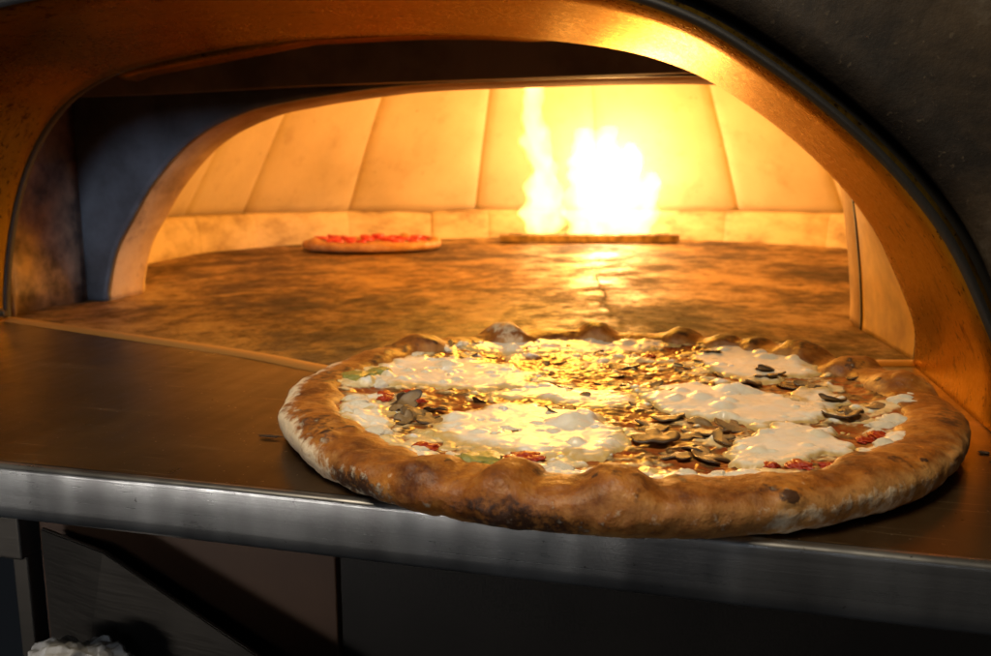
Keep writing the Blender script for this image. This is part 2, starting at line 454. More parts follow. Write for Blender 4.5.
# mortar behind the joints
na, V = 60, []
pr = catmull([(.93, -.01), (.93, .07), (.915, .12), (.85, .26), (.72, .39), (.55, .50), (.30, .60), (.02, .63)], 20)
for a in np.linspace(math.radians(-45), math.radians(225), na):
    for r, z in pr:
        p = DC + np.array([math.cos(a), math.sin(a)]) * r
        V.append((p[0], max(p[1], 1.045), z))
mesh_obj('mortar_shell', local(oven, V), grid_faces(na, 20), M['mortar'], oven)

# hearth: its front edge bows out towards the counter
def jfront(x):
    ax = np.abs(x)
    return .612 + .30 * ax - .012 * np.exp(-(ax / .07) ** 2)
nx, ny = 200, 170
xs = np.linspace(-.94, .90, nx)
V = []
for x in xs:
    y0 = float(jfront(np.clip(x, -.47, .47)))
    for t in np.linspace(0, 1, ny): V.append((x, y0 + (2.72 - y0) * t ** 1.5, 0))
V = np.array(V)
def hearth_z(x, y): return -.0035 + .0016 * fbm(x * 9, y * 9, 0, 4, 3) + .0010 * fbm(x * 45, y * 40, 0, 3, 5)
V[:, 2] = hearth_z(V[:, 0], V[:, 1])
# the crack running back from the pizza
ck = catmull([(.176, .96), (.165, 1.03), (.150, 1.10), (.146, 1.17), (.128, 1.25), (.118, 1.32), (.098, 1.41)], 40)
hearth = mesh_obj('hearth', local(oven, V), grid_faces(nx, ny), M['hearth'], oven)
cv, cw = [], []
for i, (x, y) in enumerate(ck):
    jx = x + .004 * gn(y * 40, 3.3) + .008 * gn(y * 12, 1.3); w = .0030 * (1 - .7 * i / 39) * (1 + .5 * gn(y * 60, 7.1))
    zc_ = float(hearth_z(np.array([jx]), np.array([y]))[0]) + .0011; cv += [(jx - w, y, zc_), (jx + w, y, zc_)]
crk = mesh_obj('crack', np.array(cv) - np.array([0, .55, 0]), [(2 * i, 2 * i + 1, 2 * i + 3, 2 * i + 2) for i in range(39)], M['crumb'], hearth)

# bolt at the foot of the left jamb
bm = bmesh.new()
bmesh.ops.create_cone(bm, cap_ends=True, segments=6, radius1=.006, radius2=.006, depth=.005)
bmesh.ops.create_cone(bm, cap_ends=True, segments=20, radius1=.0035, radius2=.003, depth=.006, matrix=Matrix.Translation((0, 0, .005)))
bmesh.ops.bevel(bm, geom=[e for e in bm.edges], offset=.0004, segments=1, affect='EDGES')
me = bpy.data.meshes.new('bolt'); bm.to_mesh(me); bm.free(); me.materials.append(M['grey'])
o = bpy.data.objects.new('bolt', me); COL.objects.link(o); o.parent = oven
o.rotation_euler = (0, math.radians(90), 0); o.location = (-.467, .728 - .55, .010)

# ------------------------------------------------------------------ steel counter
counter = empty('steel_counter', (.1, .336, 0), 'dark oiled steel counter with a bright brushed front edge under the big pizza', 'counter')
EY, ET = .336, .0305
xs = np.linspace(-.62, .80, 160); V = []
rows = 30
for x in xs:
    y1 = float(jfront(np.clip(x, -.47, .47))) - .018
    for t in np.linspace(0, 1, rows):
        V.append((x, EY + .006 + (y1 - EY - .006) * t, 0))
V = np.array(V); V[:, 2] = .0006 * fbm(V[:, 0] * 7, V[:, 1] * 7, 0, 2, 8)
top = mesh_obj('top_plate', local(counter, V), grid_faces(160, rows), M['shelf'], counter)
# front edge: a rolled profile swept along X
pr = [(.008, -.0004), (.0040, .0003), (.0020, .0000), (.0008, -.0007), (.0002, -.0018), (0, -.0032), (.0000, -.014), (.0002, -.022), (.0005, -.0278), (.0018, -.0298), (.0045, -.0305), (.03, -.0305)]
V = []
for x in np.linspace(-.62, .80, 220):
    wv = .0005 * gn(x * 9, .5) + .0003 * gn(x * 25, 1.5)
    for k, (y, z) in enumerate(pr): V.append((x, EY + y + (wv if 3 < k < 10 else 0), z))
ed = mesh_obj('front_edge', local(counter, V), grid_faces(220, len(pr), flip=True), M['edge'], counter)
# raised lip where counter meets hearth
V = []
for x in xs:
    y1 = float(jfront(np.clip(x, -.47, .47)))
    for dy, z in ((-.0205, .0002), (-.0165, .0015), (-.010, .0023), (-.0025, .0022), (.0005, -.0005), (.001, -.004)): V.append((x, y1 + dy, z))
mesh_obj('rear_lip', local(counter, V), grid_faces(160, 6), M['lip'], counter)

# ------------------------------------------------------------------ below the counter
def doorobj(name, lo, hi, m, label):
    o = empty(name, ((lo[0] + hi[0]) / 2, lo[1], lo[2]), label, 'cabinet door')
    box('door_panel', lo, hi, m, o, .0015)
    return o
doorobj('cabinet_door', (-.165, .45, -.42), (.0632, .47, -.034), M['door_brown'], 'dark brown cabinet door below the left part of the steel counter')
doorobj('cabinet_door', (.0650, .452, -.42), (.72, .47, -.034), M['door_dark'], 'black cabinet door below the right part of the steel counter')
post = empty('support_post', (-.178, .45, -.42), 'narrow grey steel post under the counter at far left', 'post')
box('post_shaft', (-.1845, .444, -.42), (-.1715, .458, -.10), M['grey'], post, .002)
box('post_bracket', (-.215, .438, -.112), (-.170, .458, -.0315), M['grey'], post, .002)
chute = empty('steel_chute', (-.05, .40, -.2), 'slanting dull steel plate under the counter beside the white cloth', 'metal plate')
bm = bmesh.new()
P4 = [(-.150, .436, -.085), (-.085, .418, -.087), (.10, .405, -.170), (.10, .405, -.30), (-.150, .436, -.30)]
fa = bm.faces.new([bm.verts.new(Vector(p) - Vector(chute.location)) for p in P4])
r = bmesh.ops.extrude_face_region(bm, geom=[fa]); bmesh.ops.translate(bm, verts=[v for v in r['geom'] if isinstance(v, bmesh.types.BMVert)], vec=(0, .004, 0))
bmesh.ops.recalc_face_normals(bm, faces=bm.faces[:]); bmesh.ops.bevel(bm, geom=bm.edges[:], offset=.001, segments=2, affect='EDGES')
me = bpy.data.meshes.new('sloping_plate'); bm.to_mesh(me); bm.free(); me.materials.append(M['grey'])
o = bpy.data.objects.new('sloping_plate', me); COL.objects.link(o); o.parent = chute

bm = bmesh.new(); bmesh.ops.create_icosphere(bm, subdivisions=6, radius=1)
co = np.array([v.co for v in bm.verts])
d = 1 + .35 * fbm(co[:, 0] * 1.3, co[:, 1] * 1.3, co[:, 2] * 1.3, 3, 21) - .16 * np.abs(fbm(co[:, 0] * 1.9, co[:, 1] * 1.9, co[:, 2] * 1.9, 3, 22)) * 2
for v, k in zip(bm.verts, d): v.co = Vector((v.co.x * k * .034, v.co.y * k * .026, v.co.z * k * .028))
me = bpy.data.meshes.new('cloth'); bm.to_mesh(me); bm.free(); me.materials.append(M['cloth']); me.shade_smooth()
o = bpy.data.objects.new('cloth', me); COL.objects.link(o); o.location = (-.083, .385, -.156)
o['label'] = 'crumpled white cloth below the counter at bottom left'; o['category'] = 'cloth'

# ------------------------------------------------------------------ burner and flames
FB = Vector((-.045, 2.33, 0)); FA = math.radians(14.0)
burner = empty('gas_burner', (FB.x, FB.y, 0), 'long low metal burner bar on the hearth under the flames', 'burner'); burner.rotation_euler.z = FA
bb = box('burner_bar', (FB.x - .252, FB.y - .03, .000), (FB.x + .252, FB.y + .03, .021), M['burner'], None, .003); bb.parent = burner; bb.location = (0, 0, .0105)
for k in range(9):
    s_ = box('port_slot', (-.018, -.006, -.0015), (.018, .006, .0015), M['crumb'], None, .0005); s_.parent = burner; s_.location = (-.208 + k * .052, 0, .0218)
def flame_mat(name, c, e):
    m = bpy.data.materials.new(name); m.use_nodes = True; t = m.node_tree; t.nodes.clear()
    out = t.nodes.new('ShaderNodeOutputMaterial'); em = t.nodes.new('ShaderNodeEmission')
    em.inputs[0].default_value = (*c, 1); em.inputs[1].default_value = e
    t.links.new(em.outputs[0], out.inputs['Volume']); return m
M['flame'] = flame_mat('gas_flame', (1, .60, .18), 60)
def flame(name, tongues, label, seed):
    o = empty(name, (FB.x, FB.y, .022), label, 'flame', 'gas flames on the burner')
    o.rotation_euler.z = FA
    V, F = [], []
    for ti, path in enumerate(tongues):
        P = catmull(path, 34); n = 20; base = len(V)
        for i, (x, z, rad) in enumerate(P):
            t = i / 33
            for k in range(n):
                a = 2 * PI * k / n
                rr = max(rad, .0008) * 1.15 * (1 + .85 * float(gn(math.cos(a) * 1.1 + ti * 5, math.sin(a) * 1.1, z * 26, seed)))
                V.append((x + math.cos(a) * rr + .010 * float(gn(z * 14, ti * 3.1, 0, seed)) * t, math.sin(a) * rr * .8, z))
        F.append(tuple(base + k for k in range(n))[::-1])
        for i in range(33):
            for k in range(n): F.append((base + i * n + k, base + i * n + (k + 1) % n, base + (i + 1) * n + (k + 1) % n, base + (i + 1) * n + k))
        F.append(tuple(base + 33 * n + k for k in range(n)))
    f = mesh_obj('flame_body', V, F, M['flame'], o)
    rm = f.modifiers.new('merge', 'REMESH'); rm.mode = 'VOXEL'; rm.voxel_size = .0055; rm.use_smooth_shade = True
    sm = f.modifiers.new('soften', 'SMOOTH'); sm.iterations = 3
    return o
flame('flame', [[(-.150, .0, .022), (-.140, .06, .040), (-.132, .14, .036), (-.130, .20, .030), (-.150, .26, .032), (-.158, .32, .024), (-.160, .38, .023), (-.166, .42, .028), (-.164, .46, .010)],
                [(-.105, .0, .016), (-.098, .05, .028), (-.102, .11, .026), (-.112, .17, .014), (-.118, .20, .002)]],
      'tall thin flame at the left end of the burner, licking up to the arch', 31)
flame('flame', [[(-.020, .0, .030), (-.022, .08, .038), (-.020, .16, .036), (-.014, .25, .034), (-.010, .295, .018)],
                [(.040, .0, .036), (.044, .08, .042), (.040, .16, .036), (.046, .24, .034), (.050, .30, .016)],
                [(.100, .0, .032), (.104, .07, .040), (.104, .14, .028), (.112, .20, .030), (.114, .255, .014)],
                [(.150, .0, .026), (.160, .06, .034), (.164, .11, .028), (.172, .14, .028), (.170, .175, .014)],
                [(.010, .0, .030), (.012, .06, .040), (.010, .14, .032), (.014, .19, .004)], [(.072, .0, .03), (.075, .08, .038), (.07, .15, .026), (.075, .19, .003)]],
      'broad white-hot mass of flames over the middle and right of the burner', 57)

# ------------------------------------------------------------------ the big pizza
PC = np.array([.224, .529]); PR = .209
pizza = empty('pizza', (PC[0], PC[1], 0), 'big round pizza with mozzarella and mushrooms overhanging the steel counter edge', 'pizza')

def bump_list():
    # angle (deg), radial offset from the tube centre, size, height, flour, char
    L = []
    def at(x, y, s, h, fl=0, ch=0, top=.4):
        L.append((math.degrees(math.atan2(y - PC[1], x - PC[0])), s, h, fl, ch, top))
    at(.110, .694, .021, .012, .62, .3); at(.188, .741, .019, .011, 0, .8); at(.272, .745, .017, .007, 0, .95); at(.315, .735, .015, .006, 0, .95)
    at(.345, .722, .013, .005, 0, .95); at(.383, .688, .022, .009, 0, .6); at(.406, .635, .015, .006, 0, .25); at(.057, .631, .022, .008, 0, .45)
    at(.42, .575, .02, .006, 0, .1); at(.205, .33, .014, .0065, 0, .25, .9); at(.252, .34, .017, .007, 0, .2, .9); at(.165, .33, .014, .003, 0, .1, .6)
    return L
BL = bump_list()

def make_crust(name, parent, center, R, bl, seed, nphi=760, npsi=72, full=True):
    ph = np.linspace(0, 2 * PI, nphi, endpoint=False); ps = np.linspace(0, 2 * PI, npsi, endpoint=False)
    PH, PS = np.meshgrid(ph, ps, indexing='ij')
    cx, sx = np.cos(PH), np.sin(PH)
    k = R / .209
    Rm = R * (1 + .012 * gn(cx * 1.6, sx * 1.6, 0, seed) + .010 * gn(cx * 5, sx * 5, 0, seed + 1) + .022 * np.clip(-sx, 0, 1) ** 3)
    wid = (.0185 + .006 * gn(cx * 3, sx * 3, 2, seed + 2) + .007 * np.clip(gn(cx * 7, sx * 7, 5, seed + 3), -.4, 1)) * k
    hgt = (.0075 + .0025 * gn(cx * 2.5, sx * 2.5, 4, seed + 4) + .003 * np.clip(gn(cx * 6, sx * 6, 8, seed + 5), -.3, 1) + .0015 * np.clip(-sx, 0, 1)) * k
    c, s = np.cos(PS), np.sin(PS)
    cc = np.sign(c) * np.abs(c) ** .85; ss = np.sign(s) * np.abs(s) ** .9
    zc = .0115 * k
    rr = Rm - .0175 * k + np.where(c > 0, .0175 * k, wid) * cc
    zz = zc + np.where(s > 0, hgt, .0125 * k) * ss
    # blisters on the upper side
    fl = np.zeros_like(PH); ch = np.zeros_like(PH)
    for (ang, sz, hh, f_, c_, tp) in bl:
        d = (PH - math.radians(ang) + PI) % (2 * PI) - PI
        arc = d * (R - .018)
        g = np.exp(-(np.abs(arc) / (sz * .72)) ** 3.0)
        upw = np.clip(ss, 0, 1)
        zz = zz + hh * g * upw ** .7
        rr = rr - .003 * g * np.where(c < 0, 1, -.5) * (1 - upw)
        fl = np.maximum(fl, f_ * g * sst(.0, .5, ss + (-cc) * .5))
        ch = np.maximum(ch, c_ * g * sst(.55, .95, ss))
    bq = np.random.default_rng(seed)
    for _ in range(int(70 * k) if full else 0):
        ang, pp, sz = bq.uniform(0, 2 * PI), bq.normal(1.6, .75), bq.choice([.0022, .0032, .0048, .0070], p=[.35, .32, .22, .11])
        d1 = ((PH - ang + PI) % (2 * PI) - PI) * (R - .015); d2 = ((PS - pp + PI) % (2 * PI) - PI) * .016
        g = np.clip(1 - (d1 ** 2 * bq.uniform(.5, 1) + d2 ** 2) / sz ** 2, 0, 1) ** 1.1
        zz = zz + sz * .26 * g * ss; rr = rr + sz * .26 * g * cc
        ch = np.maximum(ch, bq.choice([0, .35, .8]) * sst(.25, .8, g))
    x, y = rr * cx, rr * sx
    up = np.clip(zz / (.02 * k), 0, 1.3)
    n = fbm(x * 22 / k, y * 22 / k, zz * 22 / k, 4, seed + 9); n2 = fbm(x * 120 / k, y * 120 / k, zz * 120 / k, 3, seed + 12)
    disp = (.0011 * n + .0007 * n2) * k
    rr2 = rr + disp * cc; zz = zz + disp * ss
    zz = np.maximum(zz, .0004 + .0008 * np.abs(n2))
    x, y = rr2 * cx, rr2 * sx
    V = np.stack([x, y, zz], -1).reshape(-1, 3)
    o = mesh_obj(name, V, grid_faces(nphi, npsi, True, True), M['crust'], parent)
    deg = np.degrees(PH) % 360
    def win(a, w): d = (deg - a + 180) % 360 - 180; return np.exp(-(d / w) ** 2)
    outer = sst(-.2, .6, cc)
    brown = sst(.25, .85, ss + .35 * n) * .9 + .15
    low = 1 - sst(-.1, .75, ss)
    brown = brown * (1 - .75 * win(312, 26) * outer * (1 - sst(.45, .95, ss)))
    brown = np.maximum(brown, 1.0 * win(258, 36) * sst(-.95, -.4, ss))
    flour = .72 * win(192, 32) * sst(-.5, .3, cc) * (1 - sst(.82, 1.1, ss)) + .60 * win(224, 18) * outer * (1 - sst(.35, .9, ss)) + .42 * win(304, 20) * outer * (1 - sst(.1, .8, ss)) \
        + .30 * win(335, 16) * outer * (1 - sst(-.1, .6, ss)) + .12 * low
    flour = np.maximum(flour, fl)
    char = .80 * win(244, 8) * (1 - sst(-.2, .8, ss)) * outer + .60 * win(266, 9) * (1 - sst(.1, .9, ss)) * outer + .30 * win(282, 14) * (1 - sst(-.4, .4, ss))
    char = np.maximum(np.maximum(char, ch), .5 * sst(.15, .45, n) * sst(.4, .9, ss))
    if not full: flour = flour * 0 + .22; char *= .3; brown *= .2
    attr(o, 'mask', np.clip(np.stack([brown, flour, char], -1).reshape(-1, 3), 0, 1))
    return o
make_crust('crust', pizza, PC, PR, BL, 41)

# base grid for everything on top
S = .0008; half = .196; N = int(2 * half / S) + 1
gx = np.linspace(-half, half, N); X, Y = np.meshgrid(gx, gx, indexing='ij')
Rr = np.hypot(X, Y); WX, WY = X + PC[0], Y + PC[1]

def poly_sdf(poly, px_, py_):
    poly = np.array(poly); d = np.full(px_.shape, 1e9); ins = np.zeros(px_.shape, bool)
    for i in range(len(poly)):
        a, b = poly[i], poly[(i + 1) % len(poly)]
        ex, ey = b - a; wx, wy = px_ - a[0], py_ - a[1]
        t = np.clip((wx * ex + wy * ey) / (ex * ex + ey * ey), 0, 1)
        d = np.minimum(d, np.hypot(wx - ex * t, wy - ey * t))
        cnd = ((a[1] <= py_) & (b[1] > py_)) | ((b[1] <= py_) & (a[1] > py_))
        with np.errstate(divide='ignore', invalid='ignore'):
            xi = a[0] + (py_ - a[1]) / (b[1] - a[1]) * ex
        ins ^= cnd & (px_ < xi)
    return np.where(ins, d, -d)

# melted layer
f1 = fbm(WX * 26, WY * 26, 0, 4, 61); f2 = fbm(WX * 75, WY * 75, 0, 3, 62); f3 = fbm(WX * 190, WY * 190, 0, 3, 63)
H0 = .0125 + .0024 * f1 + .0016 * f2 + .0005 * f3 + .004 * sst(.15, .19, Rr)
zoneE = np.exp(-(((WX - .17) / .10) ** 2 + ((WY - .66) / .06) ** 2))
zoneM = np.exp(-(((WX - .215) / .07) ** 2 + ((WY - .535) / .05) ** 2))
zoneF = np.exp(-(((WX - .22) / .13) ** 2 + ((WY - .368) / .022) ** 2)) + np.exp(-(((WX - .075) / .03) ** 2 + ((WY - .44) / .06) ** 2))
zoneR = np.exp(-(((WX - .385) / .03) ** 2 + ((WY - .45) / .06) ** 2))
cheese = .22 + .95 * f1 + .45 * f2 + .30 * zoneE - .10 * zoneM + .55 * np.clip(zoneF, 0, 1) + .45 * zoneR
white = np.zeros_like(X)
bub = np.random.default_rng(5)
for _ in range(420):
    a = bub.uniform(0, 2 * PI); r = .178 * math.sqrt(bub.uniform(0, 1)); bx_, by_ = r * math.cos(a), r * math.sin(a)
    rad = bub.choice([.0022, .003, .004, .0055, .0075], p=[.35, .28, .2, .12, .05]); 
    i0, i1 = np.searchsorted(gx, [bx_ - rad * 1.3, bx_ + rad * 1.3]); j0, j1 = np.searchsorted(gx, [by_ - rad * 1.3, by_ + rad * 1.3])
    sl = (slice(i0, i1), slice(j0, j1))
    q = ((X[sl] - bx_) ** 2 + ((Y[sl] - by_) * bub.uniform(.8, 1.4)) ** 2) / rad ** 2
    dome = np.clip(1 - q, 0, 1) ** .85 * float(sst(.15, .55, cheese[sl].mean() if cheese[sl].size else 0)) * sst(.175, .16, r)
    H0[sl] = np.maximum(H0[sl], H0[sl] + rad * .42 * dome)
    cheese[sl] += .25 * (dome > 0) * dome
    white[sl] = np.maximum(white[sl], sst(.35, .8, dome))
PATCH = {
    'A': ([(.250,.514),(.258,.552),(.275,.566),(.296,.560),(.327,.542),(.352,.522),(.362,.496),(.340,.476),(.317,.462),(.293,.474),(.264,.480)], .0055),
    'A2': ([(.317,.462),(.340,.474),(.357,.472),(.362,.452),(.358,.420),(.338,.401),(.318,.395),(.300,.394),(.296,.408),(.304,.437)], .0060),
    'B': ([(.139,.404),(.136,.450),(.160,.472),(.183,.484),(.222,.478),(.244,.440),(.251,.410),(.240,.390),(.208,.384),(.171,.386)], .0042),
    'C': ([(.051,.544),(.054,.590),(.090,.606),(.142,.597),(.172,.560),(.178,.522),(.137,.508),(.101,.510),(.076,.496)], .0042),
    'D': ([(.275,.656),(.302,.722),(.345,.722),(.368,.681),(.366,.612),(.336,.582),(.304,.590),(.283,.606)], .0048),
    'E': ([(.085,.640),(.105,.672),(.140,.696),(.194,.712),(.246,.712),(.262,.694),(.232,.664),(.173,.646),(.129,.632)], .0026),
    'F': ([(.146,.500),(.164,.530),(.200,.540),(.240,.528),(.250,.505),(.226,.486),(.188,.490)], .0024),
    'G': ([(.341,.556),(.368,.578),(.376,.540),(.361,.505),(.344,.515)], .0036),
    'H': ([(.130,.378),(.160,.368),(.200,.376),(.230,.372),(.262,.372),(.290,.378),(.312,.384),(.318,.368),(.290,.352),(.255,.346),(.225,.345),(.185,.342),(.150,.356),(.125,.372)], .0036),
    'I': ([(.070,.452),(.075,.480),(.092,.476),(.105,.440),(.128,.405),(.128,.388),(.112,.392),(.090,.415)], .0032),
    'J': ([(.36,.412),(.372,.444),(.388,.476),(.398,.470),(.388,.44),(.374,.41)], .0030),
}
Htot = H0.copy()
patches = []
for key, (poly, T) in PATCH.items():
    poly = np.array(poly); lo = poly.min(0) - .012; hi = poly.max(0) + .012
    i0, i1 = np.searchsorted(gx, [lo[0] - PC[0], hi[0] - PC[0]]); j0, j1 = np.searchsorted(gx, [lo[1] - PC[1], hi[1] - PC[1]])
    sl = (slice(max(i0, 0), i1), slice(max(j0, 0), j1))
    wx, wy = WX[sl], WY[sl]
    sd = ord(key[0]) + len(key)
    crumbly = key in 'HIJ'
    d = poly_sdf(poly, wx, wy) + (.0105 if not crumbly else .012) * fbm(wx * 40, wy * 40, 0, 4, sd, .5) - .0005
    e = (.011 if key[0] == 'A' else .017) if not crumbly else .009
    t = np.clip(d / e, 0, 1)
    m = T * (.42 if key[0] == 'A' else .40) * np.sqrt(np.clip(1 - (1 - t) ** 2, 0, 1)) * (1 + .25 * fbm(wx * 30, wy * 30, 0, 2, sd + 3)) + (.00025 if not crumbly else .0018) * fbm(wx * 110, wy * 110, 0, 3, sd + 5) * t
    br = np.random.default_rng(sd)
    area = (hi[0] - lo[0]) * (hi[1] - lo[1])
    for _ in range(int(area * (2200 if not crumbly else 1200))):
        cx_, cy_ = br.uniform(lo[0], hi[0]), br.uniform(lo[1], hi[1]); rad = br.choice([.003, .0045, .006, .0085, .011], p=[.28, .28, .22, .14, .08])
        q = ((wx - cx_) ** 2 + ((wy - cy_) * br.uniform(.85, 1.2)) ** 2) / rad ** 2
        m = m + rad * .31 * np.clip(1 - q, 0, 1) ** 1.25 * sst(.15, .8, t)
    hole = sst(-.55, -.40, fbm(wx * 42, wy * 42, 5, 3, sd + 9)) if key in 'EFBC' else 1
    m = m * hole
    m = np.where(d > 0, m, np.maximum(d * .6, -.0025))
    base = H0[sl]
    smooth = .0130 + .0012 * f1[sl] + .004 * sst(.15, .19, Rr[sl])
    z = np.where(d > 0, smooth * t + base * (1 - t), base) + m
    keep = d > -.0022
    Htot[sl] = np.where(d > 0, np.maximum(Htot[sl], z), Htot[sl])
    patches.append((sl, z, keep, sst(.02, .75 if key[0] != 'A' else .5, t)))

def grid_mesh(name, sl, z, keep, m, parent, extra=None):
    x, y = X[sl], Y[sl]; nx_, ny_ = x.shape
    idx = -np.ones(x.shape, np.int64)
    fk = keep[:-1, :-1] & keep[1:, :-1] & keep[1:, 1:] & keep[:-1, 1:]
    used = np.zeros(x.shape, bool)
    used[:-1, :-1] |= fk; used[1:, :-1] |= fk; used[1:, 1:] |= fk; used[:-1, 1:] |= fk
    idx[used] = np.arange(used.sum())
    V = np.stack([x[used], y[used], z[used]], 1)
    F = np.stack([idx[:-1, :-1][fk], idx[1:, :-1][fk], idx[1:, 1:][fk], idx[:-1, 1:][fk]], 1)
    o = mesh_obj(name, V, F, m, parent)
    if extra is not None: attr(o, 'mask', np.stack([np.clip(q[used], 0, 1) for q in extra], 1))
    return o
ALL = (slice(0, N), slice(0, N))
dark = sst(-.1, .35, f2 + .6 * f1 + .15)
grid_mesh('melted_topping', ALL, H0, Rr < .194, M['topping'], pizza, [cheese, dark, white])
for sl, z, keep, tk in patches:
    grid_mesh('mozzarella', sl, z, keep, M['mozz'], pizza, [tk, tk, tk])

def hz(x, y):
    i = int(round((x - PC[0] + half) / S)); j = int(round((y - PC[1] + half) / S))
    i = min(max(i, 3), N - 4); j = min(max(j, 3), N - 4)
    return float(Htot[i - 3:i + 4, j - 3:j + 4].mean())

# mushroom slices: cap and stem outline, curled
def mushroom_mesh(seed):
    r = random.Random(seed); out = []
    capw, caph, sw, sl_ = 1, .72 * r.uniform(.8, 1.15), .26 * r.uniform(.8, 1.3), .62 * r.uniform(.6, 1.3)
    n = 26
    for k in range(n + 1):
        a = PI * k / n
        out.append((capw * math.cos(a), caph * max(0, math.sin(a)) ** .8))
    out += [(-.96, -.14), (-.70, -.22), (-.45, -.10), (-sw * 1.15, -.10), (-sw, -.3), (-sw * .95, -sl_), (-sw * .5, -sl_ - .12), (sw * .5, -sl_ - .12), (sw * .95, -sl_), (sw, -.3), (sw * 1.15, -.10), (.45, -.10), (.70, -.22), (.96, -.14)]
    out = np.array(out); out = out + .06 * np.stack([gn(out[:, 0] * 2, out[:, 1] * 2, seed), gn(out[:, 0] * 2 + 9, out[:, 1] * 2, seed)], 1)
    c = np.array([0, .16]); rings = [1, .93, .78, .5, .2]
    V, W = [], []; th = .075 * r.uniform(.8, 1.2); b1, b2 = r.uniform(-.35, .45), r.uniform(-.3, .3)
    def bend(p): return b1 * p[0] ** 2 + b2 * p[0] * p[1] + .17 * float(gn(p[0] * 1.5, p[1] * 1.5, seed + .5)) - .12 * abs(p[1]) * b1
    no = len(out)
    for side in (1, -1):
        for ri, q in enumerate(rings):
            for p in out:
                v = c + (p - c) * q if q < 1 else p
                z = bend(v) + side * th * (0.45 if q == 1 else .85 if q > .9 else 1)
                V.append((v[0], v[1], z)); W.append(1. if q > .9 else .25 if q > .7 else 0.)
    V += [(c[0], c[1], bend(c) + th), (c[0], c[1], bend(c) - th)]; W += [0, 0]
    F = []
    nr = len(rings)
    for side in (0, 1):
        o_ = side * nr * no
        for ri in range(nr - 1):
            for k in range(no):
                a, b = o_ + ri * no + k, o_ + ri * no + (k + 1) % no
                q = (a, b, b + no, a + no); F.append(q if side == 0 else q[::-1])
        ce = 2 * nr * no + side; l = o_ + (nr - 1) * no
        for k in range(no):
            q = (l + k, l + (k + 1) % no, ce); F.append(q if side == 0 else q[::-1])
    for k in range(no): F.append((k, nr * no + k, nr * no + (k + 1) % no, (k + 1) % no))
    me = bpy.data.meshes.new('mushroom_slice'); me.from_pydata(V, [], F); me.materials.append(M['mushroom']); me.shade_smooth()
    a = me.color_attributes.new('mask', 'FLOAT_COLOR', 'POINT')
    w = np.ones((len(V), 4), np.float32); w[:, 0] = np.clip(np.array(W) * r.uniform(.6, 1.1), 0, 1); a.data.foreach_set('color', w.ravel())
    return me
MM = [mushroom_mesh(k) for k in range(9)]
rm = random.Random(3)
def mushroom(x, y, s, tilt=.2, lift=0.0):
    o = bpy.data.objects.new('mushroom_slice', rm.choice(MM)); COL.objects.link(o); o.parent = pizza
    o.scale = (s, s * rm.uniform(.8, 1.1), s * rm.uniform(.7, 1.0))
    o.rotation_euler = (rm.uniform(-tilt, tilt), rm.uniform(-tilt, tilt), rm.uniform(0, 2 * PI))
    o.location = (x - PC[0], y - PC[1], hz(x, y) + .001 + lift)
for x, y in [(.258,.452),(.266,.470),(.278,.436),(.284,.462),(.303,.462),(.283,.418),(.272,.402),(.290,.406),(.297,.430),(.262,.424),(.288,.446)]: mushroom(x, y, rm.uniform(.0095, .0140), .28, rm.uniform(-.0020, .0006))
for x, y in [(.108,.445),(.124,.437),(.128,.452),(.134,.432),(.121,.425),(.132,.442),(.104,.462),(.114,.455)]: mushroom(x, y, rm.uniform(.007, .0105), .8, rm.uniform(-.001, .0025))
for x, y in [(.371,.513),(.377,.498),(.363,.536),(.388,.524),(.363,.494),(.355,.570),(.331,.595),(.316,.572),(.342,.573),(.290,.669),(.388,.601),(.300,.600),(.327,.612)]: mushroom(x, y, rm.uniform(.009, .0130), .22, rm.uniform(-.0022, .000))
for x, y in [(.177,.618),(.212,.589),(.239,.615),(.269,.58),(.23,.55),(.258,.536),(.21,.504),(.173,.561),(.145,.583),(.229,.501),(.203,.469),(.106,.612),(.077,.636),(.249,.493),(.204,.646),(.251,.658),(.137,.651),
             (.19,.60),(.225,.575),(.25,.60),(.285,.635),(.26,.62),(.215,.625),(.16,.66),(.12,.63),(.245,.565),(.235,.64),(.10,.655),(.15,.485),(.19,.71),(.23,.72),(.185,.585),(.20,.572),(.218,.556),(.236,.592),(.262,.552),(.272,.602),(.243,.582),(.195,.53),(.252,.548),(.228,.608),(.21,.665),(.18,.68),(.275,.62),(.165,.60),(.255,.575)]: mushroom(x, y, rm.uniform(.0075, .0120), .2, rm.uniform(-.0030, -.0012))

# lumps: cooked tomato, ricotta, green pepper
def lump_mesh(name, m, seed, rough=.35, flat=.6):
    bm = bmesh.new(); bmesh.ops.create_icosphere(bm, subdivisions=4, radius=1)
    co = np.array([v.co for v in bm.verts])
    d = 1 + rough * fbm(co[:, 0] * 1.4, co[:, 1] * 1.4, co[:, 2] * 1.4, 4, seed)
    for v, k in zip(bm.verts, d): v.co = Vector((v.co.x * k, v.co.y * k, v.co.z * k * flat))
    me = bpy.data.meshes.new(name); bm.to_mesh(me); bm.free(); me.materials.append(m); me.shade_smooth(); return me
def lumps(name, m, pts, smin, smax, seed, rough=.5, flat=.6, sink=.0):
    ms = [lump_mesh(name, m, seed + k, rough, flat) for k in range(4)]
    for p in pts:
        x, y = p[:2]; s = rm.uniform(smin, smax) * (p[2] if len(p) > 2 else 1)
        o = bpy.data.objects.new(name, rm.choice(ms)); COL.objects.link(o); o.parent = pizza
        o.scale = (s * rm.uniform(.9, 1.4), s * rm.uniform(.8, 1.2), s); o.rotation_euler = (0, 0, rm.uniform(0, 6.28))
        o.location = (x - PC[0], y - PC[1], hz(x, y) + sink)
